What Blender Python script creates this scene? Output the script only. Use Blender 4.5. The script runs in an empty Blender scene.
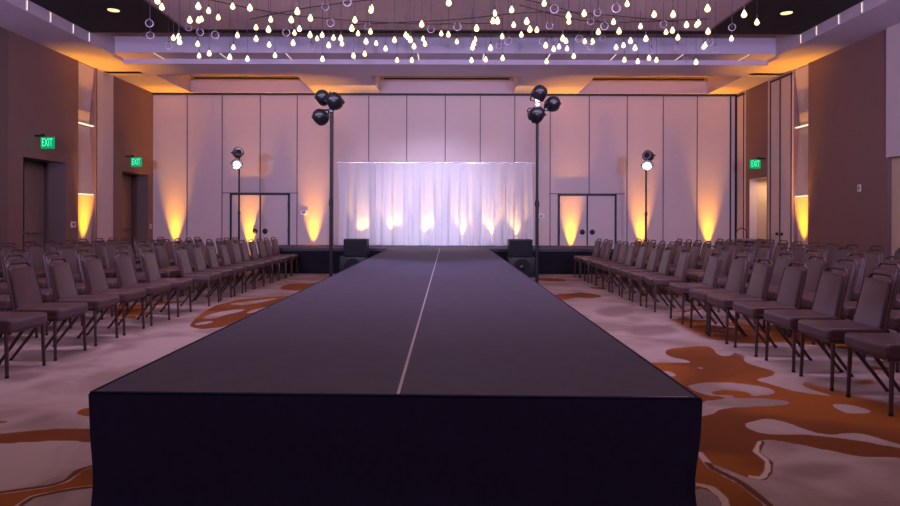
import bpy, bmesh, math, random
import numpy as np
from mathutils import Vector, Matrix

random.seed(7)
PI = math.pi
SC = bpy.context.scene
COL = SC.collection

# ------------------------------------------------------------------ camera, world, lights, exposure
F, CX, CY, H = 640.0, 448.0, 220.0, 1.30
cam_d = bpy.data.cameras.new('camera')
cam = bpy.data.objects.new('camera', cam_d); COL.objects.link(cam)
cam.location = (0, 0, H)
cam.rotation_euler = (PI/2, math.radians(-0.15), 0)
cam_d.sensor_width = 36.0
cam_d.lens = F/900*36
cam_d.shift_x = 2/900
cam_d.shift_y = -33/900
cam_d.clip_start = 0.05
SC.camera = cam

wd = bpy.data.worlds.new('World'); SC.world = wd; wd.use_nodes = True
wbg = wd.node_tree.nodes['Background']
wbg.inputs[0].default_value = (0.44, 0.26, 0.66, 1)
wbg.inputs[1].default_value = 0.26

SC.view_settings.view_transform = 'Standard'
SC.view_settings.look = 'None'
SC.view_settings.gamma = 1.0
SC.view_settings.use_curve_mapping = False
SC.view_settings.exposure = 0.0

def area_light(name, loc, rot, size, energy, color):
    l = bpy.data.lights.new(name, 'AREA'); l.shape = 'RECTANGLE'
    l.size, l.size_y = size; l.energy = energy; l.color = color
    o = bpy.data.objects.new(name, l); COL.objects.link(o)
    o.location = loc; o.rotation_euler = rot
    return o
# unseen fill panels added under the ceiling, above the frame, lilac and pinkish
area_light('ceiling_fill', (-0.1, 6.2, 4.90), (math.radians(54), 0, 0), (12, 1.6), 640, (0.74, 0.55, 0.90))
area_light('ceiling_fill', (-0.1, 3.0, 4.90), (0, 0, 0), (9, 2), 70, (1.0, 0.66, 0.62))
def rear_fill(x, tx, energy, color):
    l = bpy.data.lights.new('rear_fill_light', 'SPOT'); l.energy = energy; l.color = color
    l.spot_size = math.radians(50); l.spot_blend = 0.8; l.shadow_soft_size = 0.35
    o = bpy.data.objects.new('rear_fill_light', l); COL.objects.link(o); o.location = (x, -1.2, 2.2)
    o.rotation_euler = (Vector((tx, 17.5, 5.6))-o.location).to_track_quat('-Z', 'Y').to_euler()
# unseen lilac fill spots added behind the camera to brighten ceiling and back wall
for x_, tx_ in ((-4.5, -5.2), (0, 0), (4.5, 5.2)): rear_fill(x_, tx_, 1900 if x_ == 0 else 3000, (0.54, 0.53, 1.0))

# ------------------------------------------------------------------ materials
def mat(name, color, rough=0.6, metal=0.0, noise=0.0, nscale=20, bump=0.0, bscale=200, spec=0.5, coat=0.0):
    m = bpy.data.materials.new(name); m.use_nodes = True
    nt = m.node_tree; b = nt.nodes['Principled BSDF']
    b.inputs['Roughness'].default_value = rough
    b.inputs['Metallic'].default_value = metal
    b.inputs['Specular IOR Level'].default_value = spec
    b.inputs['Coat Weight'].default_value = coat
    c = (*color, 1)
    b.inputs['Base Color'].default_value = c
    tc = nt.nodes.new('ShaderNodeTexCoord')
    if noise > 0:
        n = nt.nodes.new('ShaderNodeTexNoise'); n.inputs['Scale'].default_value = nscale
        n.inputs['Detail'].default_value = 5
        nt.links.new(tc.outputs['Object'], n.inputs['Vector'])
        r = nt.nodes.new('ShaderNodeMix'); r.data_type = 'RGBA'
        r.inputs[6].default_value = tuple(min(1, x*(1-noise)) for x in color) + (1,)
        r.inputs[7].default_value = tuple(min(1, x*(1+noise)) for x in color) + (1,)
        nt.links.new(n.outputs['Fac'], r.inputs[0])
        nt.links.new(r.outputs[2], b.inputs['Base Color'])
    if bump > 0:
        n2 = nt.nodes.new('ShaderNodeTexNoise'); n2.inputs['Scale'].default_value = bscale
        nt.links.new(tc.outputs['Object'], n2.inputs['Vector'])
        bp = nt.nodes.new('ShaderNodeBump'); bp.inputs['Strength'].default_value = bump
        bp.inputs['Distance'].default_value = 0.01
        nt.links.new(n2.outputs['Fac'], bp.inputs['Height'])
        nt.links.new(bp.outputs[0], b.inputs['Normal'])
    return m

def emit(name, color, strength):
    m = bpy.data.materials.new(name); m.use_nodes = True
    nt = m.node_tree; nt.nodes.remove(nt.nodes['Principled BSDF'])
    e = nt.nodes.new('ShaderNodeEmission')
    e.inputs[0].default_value = (*color, 1); e.inputs[1].default_value = strength
    nt.links.new(e.outputs[0], nt.nodes['Material Output'].inputs[0])
    return m

M = {}
M['panel'] = mat('partition_fabric', (0.60, 0.50, 0.50), 0.85, noise=0.04, nscale=6, bump=0.05, bscale=300)
M['paint'] = mat('pale_paint', (0.60, 0.51, 0.52), 0.7, noise=0.03, nscale=3)
M['ceil'] = mat('ceiling_paint', (0.58, 0.48, 0.56), 0.75, noise=0.03, nscale=3)
M['brown'] = mat('taupe_wallcovering', (0.22, 0.125, 0.11), 0.8, noise=0.10, nscale=60, bump=0.15, bscale=150)
M['jamb'] = mat('dark_jamb', (0.15, 0.095, 0.085), 0.6, noise=0.05, nscale=8)
M['leaf'] = mat('door_veneer', (0.27, 0.18, 0.165), 0.5, noise=0.1, nscale=9)
M['blacktrim'] = mat('black_trim', (0.012, 0.01, 0.012), 0.5, noise=0.05)
M['seam'] = mat('seam_gasket', (0.16, 0.12, 0.13), 0.8, noise=0.05)
M['blackceil'] = mat('black_ceiling', (0.012, 0.008, 0.009), 0.9, noise=0.1)
M['canopy'] = mat('mauve_canopy', (0.52, 0.37, 0.42), 0.7, noise=0.12, nscale=4, bump=0.2, bscale=12)
M['beige'] = mat('corridor_paint', (0.62, 0.46, 0.30), 0.7, noise=0.03, nscale=2)
M['vinyl'] = mat('brown_vinyl', (0.098, 0.050, 0.050), 0.42, noise=0.08, nscale=12, bump=0.05, bscale=90, coat=0.08)
M['vinyl2'] = mat('brown_vinyl_welt', (0.10, 0.055, 0.055), 0.32, noise=0.05)
M['legmetal'] = mat('bronze_tube', (0.095, 0.055, 0.05), 0.36, metal=0.35, noise=0.06)
M['runway'] = mat('black_runway_carpet', (0.082, 0.074, 0.110), 0.70, noise=0.22, nscale=7, bump=0.25, bscale=260, spec=0.3)
M['stageskirt'] = mat('black_cloth_shaded', (0.012, 0.010, 0.014), 0.9, noise=0.15, nscale=30, bump=0.1, bscale=200, spec=0.2)  # same cloth as the runway skirt, with shade put into its colour
M['skirt'] = mat('black_cloth_lit', (0.046, 0.042, 0.074), 0.9, noise=0.15, nscale=30, bump=0.1, bscale=200, spec=0.2)  # same cloth as the stage skirt, with light put into its colour
M['tape'] = mat('white_tape', (0.55, 0.50, 0.52), 0.6, noise=0.05)
M['black'] = mat('black_powdercoat', (0.008, 0.0075, 0.009), 0.5, noise=0.08)
M['gloss'] = mat('black_gloss_can', (0.008, 0.008, 0.010), 0.34, noise=0.05, coat=0.3)
M['chrome'] = mat('bright_steel', (0.75, 0.75, 0.78), 0.2, metal=1.0, noise=0.03)
M['steel'] = mat('dark_steel', (0.10, 0.09, 0.11), 0.35, metal=0.8, noise=0.05)
M['grille'] = mat('speaker_grille', (0.008, 0.008, 0.010), 0.7, noise=0.2, nscale=200, bump=0.6, bscale=400)
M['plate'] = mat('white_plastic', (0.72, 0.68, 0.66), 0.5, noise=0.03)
M['bulb'] = emit('warm_bulb', (1.0, 0.74, 0.36), 3.2)
M['strip'] = emit('warm_strip_light', (1.0, 0.80, 0.56), 1.3)
M['slot'] = emit('slot_light', (1.0, 0.78, 0.66), 1.1)
M['downlight'] = emit('downlight_lens', (1.0, 0.72, 0.36), 1.6)
M['exitface'] = emit('exit_green', (0.0, 0.42, 0.17), 0.9)
M['exitletter'] = emit('exit_letter', (0.12, 1.0, 0.50), 1.2)
M['ledlens'] = emit('led_lens', (0.80, 0.84, 1.0), 9.0)
M['leddim'] = emit('led_lens_dim', (0.55, 0.68, 1.0), 1.4)
M['amber'] = emit('amber_lens', (1.0, 0.55, 0.05), 8.0)
M['deadlens'] = mat('dark_lens', (0.03, 0.03, 0.05), 0.08, noise=0.05)

def glass_mat():
    m = bpy.data.materials.new('clear_glass'); m.use_nodes = True
    nt = m.node_tree; nt.nodes.remove(nt.nodes['Principled BSDF'])
    t = nt.nodes.new('ShaderNodeBsdfTransparent'); g = nt.nodes.new('ShaderNodeBsdfGlossy')
    g.inputs['Roughness'].default_value = 0.05; g.inputs[0].default_value = (0.95, 0.92, 0.95, 1)
    t.inputs[0].default_value = (0.97, 0.95, 0.96, 1)
    lw = nt.nodes.new('ShaderNodeFresnel'); lw.inputs[0].default_value = 1.22
    x = nt.nodes.new('ShaderNodeMixShader')
    d = nt.nodes.new('ShaderNodeBsdfDiffuse'); d.inputs[0].default_value = (0.8, 0.74, 0.78, 1)
    y = nt.nodes.new('ShaderNodeMixShader'); y.inputs[0].default_value = 0.5
    nt.links.new(g.outputs[0], y.inputs[1]); nt.links.new(d.outputs[0], y.inputs[2])
    nt.links.new(lw.outputs[0], x.inputs[0]); nt.links.new(t.outputs[0], x.inputs[1]); nt.links.new(y.outputs[0], x.inputs[2])
    nt.links.new(x.outputs[0], nt.nodes['Material Output'].inputs[0])
    return m
M['glass'] = glass_mat()

def drape_mat():
    m = bpy.data.materials.new('sheer_white_drape'); m.use_nodes = True
    nt = m.node_tree; nt.nodes.remove(nt.nodes['Principled BSDF'])
    d = nt.nodes.new('ShaderNodeBsdfDiffuse'); t = nt.nodes.new('ShaderNodeBsdfTranslucent')
    d.inputs[0].default_value = (0.86, 0.83, 0.86, 1); t.inputs[0].default_value = (0.88, 0.82, 0.78, 1)
    tc = nt.nodes.new('ShaderNodeTexCoord'); n = nt.nodes.new('ShaderNodeTexNoise')
    mp = nt.nodes.new('ShaderNodeMapping'); mp.inputs['Scale'].default_value = (14, 14, 0.6)
    nt.links.new(tc.outputs['Object'], mp.inputs[0]); nt.links.new(mp.outputs[0], n.inputs['Vector'])
    r = nt.nodes.new('ShaderNodeMapRange'); r.inputs['To Min'].default_value = 0.2; r.inputs['To Max'].default_value = 0.38
    nt.links.new(n.outputs['Fac'], r.inputs[0])
    x = nt.nodes.new('ShaderNodeMixShader')
    nt.links.new(r.outputs[0], x.inputs[0]); nt.links.new(d.outputs[0], x.inputs[1]); nt.links.new(t.outputs[0], x.inputs[2])
    nt.links.new(x.outputs[0], nt.nodes['Material Output'].inputs[0])
    return m
M['drape'] = drape_mat()

# ------------------------------------------------------------------ mesh helpers
class MB:
    """collects shapes and links them as one mesh object"""
    def __init__(self):
        self.v, self.f, self.m, self.s = [], [], [], []
    def add(self, vs, fs, mi=0, smooth=False):
        o = len(self.v); self.v += [tuple(p) for p in vs]
        self.f += [tuple(i+o for i in f) for f in fs]
        self.m += [mi]*len(fs); self.s += [smooth]*len(fs)
        return self
    def box(self, x0, x1, y0, y1, z0, z1, mi=0, mtx=None):
        vs = [Vector(p) for p in ((x0,y0,z0),(x1,y0,z0),(x1,y1,z0),(x0,y1,z0),(x0,y0,z1),(x1,y0,z1),(x1,y1,z1),(x0,y1,z1))]
        if mtx: vs = [mtx @ p for p in vs]
        return self.add(vs, [(0,3,2,1),(4,5,6,7),(0,1,5,4),(1,2,6,5),(2,3,7,6),(3,0,4,7)], mi)
    def rbox(self, x0, x1, y0, y1, z0, z1, r=0.01, seg=3, mi=0, mtx=None):
        bm = bmesh.new(); bmesh.ops.create_cube(bm, size=1)
        for v in bm.verts:
            v.co = Vector((x0 if v.co.x < 0 else x1, y0 if v.co.y < 0 else y1, z0 if v.co.z < 0 else z1))
        bmesh.ops.bevel(bm, geom=bm.edges[:], offset=r, segments=seg, profile=0.5, affect='EDGES')
        return self.frombm(bm, mi, mtx, True)
    def frombm(self, bm, mi=0, mtx=None, smooth=True):
        bm.verts.index_update()
        vs = [(mtx @ v.co) if mtx else v.co.copy() for v in bm.verts]
        fs = [tuple(v.index for v in f.verts) for f in bm.faces]
        bm.free(); return self.add(vs, fs, mi, smooth)
    def tube(self, pts, r, n=8, mi=0, cap=True):
        pts = [Vector(p) for p in pts]; rs = r if isinstance(r, (list, tuple)) else [r]*len(pts)
        vs, fs = [], []; prev = None
        for i, p in enumerate(pts):
            if i == 0: t = pts[1]-p
            elif i == len(pts)-1: t = p-pts[i-1]
            else: t = (pts[i+1]-p).normalized() + (p-pts[i-1]).normalized()
            t.normalize()
            a = prev if prev else (Vector((0,0,1)) if abs(t.z) < 0.9 else Vector((1,0,0)))
            u = (a - t*a.dot(t)).normalized(); w = t.cross(u); prev = u
            for k in range(n):
                an = 2*PI*k/n
                vs.append(p + (u*math.cos(an)+w*math.sin(an))*rs[i])
        for i in range(len(pts)-1):
            for k in range(n):
                fs.append((i*n+k, i*n+(k+1)%n, (i+1)*n+(k+1)%n, (i+1)*n+k))
        if cap:
            fs.append(tuple(reversed(range(n)))); fs.append(tuple(range((len(pts)-1)*n, len(pts)*n)))
        return self.add(vs, fs, mi, True)
    def lathe(self, prof, n=20, mi=0, mtx=None):
        """prof: list of (radius, z) about the local z axis"""
        vs, fs = [], []
        for (r, z) in prof:
            for k in range(n):
                a = 2*PI*k/n; p = Vector((r*math.cos(a), r*math.sin(a), z))
                vs.append(mtx @ p if mtx else p)
        for i in range(len(prof)-1):
            for k in range(n):
                fs.append((i*n+k, i*n+(k+1)%n, (i+1)*n+(k+1)%n, (i+1)*n+k))
        fs.append(tuple(reversed(range(n)))); fs.append(tuple(range((len(prof)-1)*n, len(prof)*n)))
        return self.add(vs, fs, mi, True)
    def build(self, name, mats, parent=None, loc=None):
        me = bpy.data.meshes.new(name); me.from_pydata(self.v, [], self.f)
        for m_ in (mats if isinstance(mats, (list, tuple)) else [mats]): me.materials.append(m_)
        me.polygons.foreach_set('material_index', self.m)
        me.polygons.foreach_set('use_smooth', self.s)
        me.update()
        try: me.set_sharp_from_angle(angle=math.radians(42))
        except Exception: pass
        o = bpy.data.objects.new(name, me); COL.objects.link(o)
        if loc is not None: o.location = loc
        if parent: o.parent = parent
        return o

def tag(o, label, cat, group=None):
    o['label'] = label; o['category'] = cat
    if group: o['group'] = group
    return o
def thing(name, label, cat, loc=(0,0,0), rotz=0, group=None):
    o = bpy.data.objects.new(name, None); COL.objects.link(o)
    o.location = loc; o.rotation_euler = (0, 0, rotz); o.empty_display_size = 0.1
    return tag(o, label, cat, group)
def struct(o):
    o['kind'] = 'structure'; return o
def dup(root, loc, rot, label, group=None):
    r = root.copy(); COL.objects.link(r); r.location = loc; r.rotation_euler = rot
    r['label'] = label
    if group: r['group'] = group
    for ch in list(root.children):
        if ch.name.startswith('wire'): continue        # every pendant gets a wire of its own length
        c = ch.copy(); COL.objects.link(c); c.parent = r
        for g in list(ch.children):
            d = g.copy(); COL.objects.link(d); d.parent = c
    return r
def spot(name, parent, loc, target, energy, color, angle, blend=0.6, radius=0.04):
    l = bpy.data.lights.new(name, 'SPOT'); l.energy = energy; l.color = color
    l.spot_size = math.radians(angle); l.spot_blend = blend; l.shadow_soft_size = radius
    o = bpy.data.objects.new(name, l); COL.objects.link(o)
    o.location = loc
    o.rotation_euler = (Vector(target)-Vector(loc)).to_track_quat('-Z', 'Y').to_euler()
    if parent:
        bpy.context.view_layer.update()
        o.parent = parent; o.matrix_parent_inverse = parent.matrix_world.inverted()
    return o
def wall_x(px, d): return (px-CX)*d/F
ORD = ['first','second','third','fourth','fifth','sixth','seventh','eighth','ninth','tenth','eleventh','twelfth',
       'thirteenth','fourteenth','fifteenth','sixteenth','seventeenth','eighteenth','nineteenth','twentieth']

# ------------------------------------------------------------------ room constants
XL, XR, YB, ZC = -8.30, 8.10, 18.0, 4.85
Y0 = -1.5
RZ = 0.61           # runway and stage height
RL, RR = -1.42, 0.977

# ------------------------------------------------------------------ floor carpet with its pattern
def fl(px, py):
    d = F*H/(py-CY); return ((px-CX)*d/F, d)
ORANGE = [
 [(664,349),(680,347),(696,345.6),(713,345.6),(716.6,353.7),(724,356),(732,355),(734,351),(746,354),(743,361),(760,366.5),(776,370),(774,375),(753,378.7),
  (767,382),(795,391),(840,396),(864,399),(930,405),(930,460),(900,456),(864.5,457),(823,448),(774,438.6),(762,438.6),(758,450),(772,460.5),(770.5,471),
  (763.6,479.7),(750,478),(711,462),(680,450),(660,420),(640,362),(652,362),(690,362),(692,363),(689,359.6),(668,356)],
 [(640,440),(699,455),(712,470),(739,483),(752,494),(767,504),(770,520),(640,520)],
 [(-20,436),(0,435),(50,430),(92,429.3),(120,430),(120,444),(92,442.7),(50,441.7),(0,445),(-20,446)],
 [(-20,500),(0,495),(50,488),(66.7,483),(80,472),(96.7,467),(125,463),(125,484),(96.7,486),(66.7,490),(33,496.7),(20,505),(15,515),(-20,515)],
 [(76,414),(82,410),(92,408),(110,406),(110,418),(92,418),(82,417)],
 [(-10,421.5),(12,421.5),(8,424),(-10,425.5)],
 [(188,327),(200,315),(215.6,306),(226,304),(237,300),(262,298),(286.7,296),(300,297),(292,304),(268,309),(240,322),(222,328),(200,330)],
 [(276,289.3),(290.7,283.4),(310,284),(325,283),(315,290),(298.6,291.5)],
 [(553,294),(572,293.5),(581,291.5),(599,294.4),(603,297),(590,297.5),(575,297),(566,300),(556,299)],
 [(536,277.5),(556,277.7),(570,280),(560,281.2),(540,281)],
 [(585,287),(600,286),(612,288),(602,289.5)],
 [(790,383),(830,378),(880,380),(930,384),(930,405),(864,403)],
]
CREAM = [
 [(685,385.7),(695,383),(708,381.5),(739,382),(774,387.4),(778,393.3),(753,395.4),(715,396.4),(698,392)],
 [(701,401),(720,398.5),(739,396.8),(774,398),(794,401),(781,405),(732,406.6),(715,410),(716,413),(701,416.5),(680,416)],
 [(742.7,423),(755,420),(767,417),(783,420),(798,425.7),(823,434),(843.6,432.7),(857.6,431),(880,437),(910,446),(910,449),(878,442.5),(840,437),(800,433),(777.5,434.8),(753,431)],
 [(828,402.4),(850,403),(877,411),(860,412.5),(845,412.5)],
 [(658,370),(668,370),(678,373.5),(676,376),(664,375)],
 [(697,487),(705,488),(716,493),(722,500),(724,512),(680,515)],
 [(200,319),(212,314),(228,311),(247,309),(241,312.5),(226,315),(214,319.5)],[(226,304.5),(240,303),(256,301),(283,297.5),(264,302.5),(246,306),(236,305)],[(244,315),(252,310.5),(268,307),(286,302.5),(274,308),(262,311)],[(192,326),(204,321.5),(216,322),(206,325)],
 [(694,366),(703,366.5),(706,368.5),(698,368)],
]
ORANGE2 = [[(709.6,392),(716,390),(725,389.2),(740,390),(753,392.4),(750,395),(730,394.8),(714,394)]]
LINES = [
 [(762,441),(757,451),(770,461),(769,471),(763,478),(752,476)],
 [(700,452),(712,467),(739,480),(754,491),(770,504)],
 [(-20,499),(0,494),(50,487),(66.7,482),(80,471),(96.7,466),(120,462)],
 [(18,508),(33,498),(66.7,491),(96.7,487),(120,485)],
 [(700,484),(712,487),(724,497),(727,508)],
]
SMUDGE = [
 [(777.5,467),(800,462),(857.6,463),(850,470),(826,480),(805,478),(785,473)],
 [(60,352),(100,346),(105,349),(80,356),(50,362)],
 [(28,425),(42,419),(55,414),(52,419),(40,424)],
 [(0,378),(40,372),(50,376),(10,386)],
 [(590,310),(620,304),(640,312),(610,318)],
 [(620,330),(660,322),(680,332),(640,337)],
]
TRACED = [[(-60,520),(-60,360),(60,345),(160,312),(262,278),(340,276),(340,520)], [(520,520),(520,276),(578,276),(640,302),(690,330),(760,362),(800,380),(960,420),(960,520)]]

def smooth_poly(p, it=2):
    for _ in range(it):
        q = []
        for i in range(len(p)):
            a, b = p[i], p[(i+1) % len(p)]
            q += [(a[0]*.75+b[0]*.25, a[1]*.75+b[1]*.25), (a[0]*.25+b[0]*.75, a[1]*.25+b[1]*.75)]
        p = q
    return p
def inside(poly, X, Y):
    r = np.zeros(X.shape, bool); n = len(poly)
    for i in range(n):
        x1, y1 = poly[i]; x2, y2 = poly[(i+1) % n]
        if y1 == y2: continue
        c = (y1 > Y) != (y2 > Y)
        r ^= c & (X < (x2-x1)*(Y-y1)/(y2-y1)+x1)
    return r
def blur(a, n=1):
    for _ in range(n):
        p = np.pad(a, 1, mode='edge')
        a = (p[:-2,1:-1]+p[2:,1:-1]+p[1:-1,:-2]+p[1:-1,2:]+2*p[1:-1,1:-1])/6
    return a

def carpet():
    ys = [Y0, 0.0, 0.8, 1.4]
    while ys[-1] < YB: ys.append(ys[-1]*1.0062)
    ys[-1] = YB
    ys = np.array(ys); xs = np.linspace(XL-0.6, XR+0.6, 800)
    X, Y = np.meshgrid(xs, ys); nr, nc = X.shape
    w = lambda P, it=2: [fl(*q) for q in smooth_poly(P, it)]
    org = np.zeros(X.shape); lin = np.zeros(X.shape); smu = np.zeros(X.shape); tra = np.zeros(X.shape)
    for p in ORANGE: org[inside(w(p), X, Y)] = 1
    for p in CREAM: org[inside(w(p), X, Y)] = 0
    for p in ORANGE2: org[inside(w(p), X, Y)] = 1
    for p in SMUDGE: smu[inside(w(p), X, Y)] = 1
    for p in TRACED: tra[inside(w(p, 0), X, Y)] = 1
    for L in LINES:
        q = [fl(*a) for a in L]
        d2 = np.full(X.shape, 9.0)
        for (a, b) in zip(q[:-1], q[1:]):
            ax, ay = a; bx, by = b; dx, dy = bx-ax, by-ay
            t = np.clip(((X-ax)*dx+(Y-ay)*dy)/(dx*dx+dy*dy+1e-9), 0, 1)
            d2 = np.minimum(d2, (X-ax-t*dx)**2+(Y-ay-t*dy)**2)
        lin = np.maximum(lin, np.exp(-d2/(0.020**2)))
    org = blur(org, 2); smu = blur(smu, 6); tra = blur(tra, 10)
    co = np.stack([X.ravel(), Y.ravel(), np.zeros(X.size)], 1)
    idx = np.arange(nr*nc).reshape(nr, nc)
    fc = np.stack([idx[:-1,:-1].ravel(), idx[:-1,1:].ravel(), idx[1:,1:].ravel(), idx[1:,:-1].ravel()], 1)
    me = bpy.data.meshes.new('floor')
    me.vertices.add(len(co)); me.vertices.foreach_set('co', co.ravel().astype(np.float32))
    me.loops.add(fc.size); me.loops.foreach_set('vertex_index', fc.ravel().astype(np.int32))
    me.polygons.add(len(fc)); me.polygons.foreach_set('loop_start', np.arange(0, fc.size, 4, dtype=np.int32))
    me.update(calc_edges=True)
    for nm, a in (('orange', org), ('outline', lin), ('smudge', smu), ('traced', tra)):
        at = me.attributes.new(nm, 'FLOAT', 'POINT'); at.data.foreach_set('value', a.ravel().astype(np.float32))
    m = bpy.data.materials.new('patterned_carpet'); m.use_nodes = True
    nt = m.node_tree; N = nt.nodes; L = nt.links; b = N['Principled BSDF']
    b.inputs['Roughness'].default_value = 0.95; b.inputs['Specular IOR Level'].default_value = 0.1
    tc = N.new('ShaderNodeTexCoord')
    def att(n):
        a = N.new('ShaderNodeAttribute'); a.attribute_name = n; return a.outputs['Fac']
    def noise(scale, detail=3, dist=0.0):
        n = N.new('ShaderNodeTexNoise'); n.inputs['Scale'].default_value = scale; n.inputs['Detail'].default_value = detail
        n.inputs['Distortion'].default_value = dist; L.new(tc.outputs['Object'], n.inputs['Vector']); return n.outputs['Fac']
    def rng(s, a, b_, c=0, d=1):
        r = N.new('ShaderNodeMapRange'); r.interpolation_type = 'SMOOTHSTEP'
        for k, v in (('From Min', a), ('From Max', b_), ('To Min', c), ('To Max', d)): r.inputs[k].default_value = v
        L.new(s, r.inputs[0]); return r.outputs[0]
    def mix(fac, A, B):
        x = N.new('ShaderNodeMix'); x.data_type = 'RGBA'
        L.new(fac, x.inputs[0])
        for s, i in ((A, 6), (B, 7)):
            if isinstance(s, tuple): x.inputs[i].default_value = (*s, 1)
            else: L.new(s, x.inputs[i])
        return x.outputs[2]
    def fmix(fac, A, B):
        x = N.new('ShaderNodeMix'); L.new(fac, x.inputs[0]); L.new(A, x.inputs[2]); L.new(B, x.inputs[3]); return x.outputs[0]
    cream = mix(rng(noise(1.6, 5, 0.6), 0.40, 0.66), (0.50, 0.375, 0.33), (0.34, 0.24, 0.205))
    orange = mix(rng(noise(0.8, 4, 0.8), 0.4, 0.62), (0.34, 0.105, 0.022), (0.20, 0.062, 0.020))
    om = fmix(att('traced'), rng(noise(0.42, 3, 1.2), 0.60, 0.62), rng(att('orange'), 0.42, 0.58))
    sm = fmix(att('traced'), rng(noise(0.7, 3, 0.5), 0.55, 0.7), att('smudge'))
    smx = N.new('ShaderNodeMath'); smx.operation = 'MULTIPLY'; smx.inputs[1].default_value = 0.75; L.new(sm, smx.inputs[0])
    c = mix(smx.outputs[0], cream, (0.26, 0.17, 0.15))
    c = mix(om, c, orange)
    oe = rng(att('outline'), 0.25, 0.6)
    lc = mix(om, (0.16, 0.06, 0.03), (0.66, 0.50, 0.40))
    c = mix(oe, c, lc)
    pile = mix(noise(420, 2), (0.80, 0.80, 0.80), (1.15, 1.15, 1.15))
    mu = N.new('ShaderNodeMix'); mu.data_type = 'RGBA'; mu.blend_type = 'MULTIPLY'; mu.inputs[0].default_value = 1
    L.new(c, mu.inputs[6]); L.new(pile, mu.inputs[7])
    L.new(mu.outputs[2], b.inputs['Base Color'])
    bp = N.new('ShaderNodeBump'); bp.inputs['Strength'].default_value = 0.3; bp.inputs['Distance'].default_value = 0.006
    L.new(noise(300, 2), bp.inputs['Height']); L.new(bp.outputs[0], b.inputs['Normal'])
    me.materials.append(m)
    o = bpy.data.objects.new('floor', me); COL.objects.link(o); struct(o)
carpet()

# ------------------------------------------------------------------ back wall: operable partition with two pass doors
ZW = ZC
bx = lambda px: (px-CX)*YB/F
seams = [187, 222, 260, 297, 333, 368.5, 406.5, 445, 480, 514.5, 550, 589, 627, 663, 697, 730]
w = MB()
w.box(XL-0.6, XR+0.6, YB, YB+0.12, 0, ZW+0.5, 0)
doors_px = [(231.5, 260.5, 288.7), (559, 587, 615)]
def in_door(x):
    return any(bx(a) < x < bx(c) for a, b, c in doors_px)
for s in seams:
    x = bx(s)
    w.box(x-0.014, x+0.014, YB-0.006, YB+0.01, 2.06 if in_door(x) else 0, ZW, 1)
for (a, b_, c) in doors_px:
    w.box(bx(a)-0.28, bx(c)+0.28, YB-0.006, YB+0.01, 2.035, 2.06, 1)
w.box(XL, XR, YB-0.05, YB+0.02, ZW-0.055, ZW+0.02, 2)
struct(w.build('wall_back', [M['panel'], M['seam'], M['blacktrim']]))
for k, (a, b_, c) in enumerate(doors_px):
    r = struct(bpy.data.objects.new('door_%d' % (k+1), None)); COL.objects.link(r)
    r.location = (bx(b_), YB, 0)
    x0, x1 = bx(a)-bx(b_), bx(c)-bx(b_)
    f = MB()
    f.box(x0-0.04, x0+0.02, -0.035, 0, 0, 2.03); f.box(x1-0.02, x1+0.04, -0.035, 0, 0, 2.03)
    f.box(x0-0.04, x1+0.04, -0.035, 0, 1.985, 2.04)
    f.build('door_frame', M['blacktrim'], r)
    for s in (-1, 1):
        lf = MB(); e0, e1 = (x0+0.02, -0.02) if s < 0 else (0.02, x1-0.02)
        lf.rbox(e0, e1, -0.03, 0, 0.01, 1.985, 0.004, 1)
        l = lf.build('door_leaf', M['panel'], r)
        h = MB(); mt = Matrix.Translation((s*0.14, -0.03, 0.97)) @ Matrix.Rotation(PI/2, 4, 'X')
        h.lathe([(0.075, 0), (0.075, 0.012), (0.05, 0.025), (0.032, 0.03), (0.032, 0.05), (0.02, 0.056)], 16, 0, mt)
        h.build('knob', M['blacktrim'], l)
        g = MB()
        for zz in (0.3, 1.0, 1.7):
            hx = x0+0.01 if s < 0 else x1-0.01
            g.tube([(hx, -0.042, zz-0.06), (hx, -0.042, zz+0.06)], 0.014, 8)
        g.build('hinge', M['blacktrim'], l)
    ms = MB(); ms.box(-0.02, 0.02, -0.033, 0, 0.0, 1.985); ms.build('meeting_stile', M['blacktrim'], r)

# ------------------------------------------------------------------ side walls
T = 0.12
def side_wall(name, X, sgn, pieces, openings, mats):
    """pieces: (y0, y1, z0, z1, material, proud); openings: (y0, y1, z1, depth, jamb material, back material)"""
    w = MB()
    def slab(y0, y1, z0, z1, mi, pr=0.0, thick=T):
        a, b_ = X - sgn*pr, X + sgn*thick
        w.box(min(a, b_), max(a, b_), y0, y1, z0, z1, mi)
    for p in pieces: slab(*p)
    for (y0, y1, z1, dp, jm, bk) in openings:
        a, b_ = X, X+sgn*(dp+0.04)
        a += sgn*0.002; lo, hi = min(a, b_), max(a, b_)
        w.box(lo, hi, y1-0.004, y1+0.05, 0, z1+0.05, jm); w.box(lo, hi, y0-0.05, y0+0.004, 0, z1+0.05, jm)
        w.box(lo, hi, y0+0.004, y1-0.004, z1-0.004, z1+0.05, jm)
        if bk is not None:
            c, d = X+sgn*dp, X+sgn*(dp+0.04); w.box(min(c, d), max(c, d), y0, y1, 0, z1, bk)
    return struct(w.build(name, mats))
WM = [M['brown'], M['paint'], M['jamb'], M['blacktrim'], M['beige'], M['panel']]
def with_opening(y0, y1, o0, o1, oz, mi):
    return [(y0, o0, 0, ZC, mi), (o1, y1, 0, ZC, mi), (o0, o1, oz, ZC, mi)]
ZT = 5.1
side_wall('wall_left', XL, -1,
    [(Y0, 11.78, 0, ZC, 1), (11.78, 12.07, 0, ZC, 2)] + with_opening(12.07, 14.36, 12.50, 13.90, 2.52, 0)
    + [(15.05, 15.9, 0, ZC, 1)] + with_opening(15.9, YB, 16.30, 17.72, 2.53, 0),
    [(12.50, 13.90, 2.52, 0.50, 2, 2), (16.30, 17.72, 2.53, 0.50, 2, 2)], WM)
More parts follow.
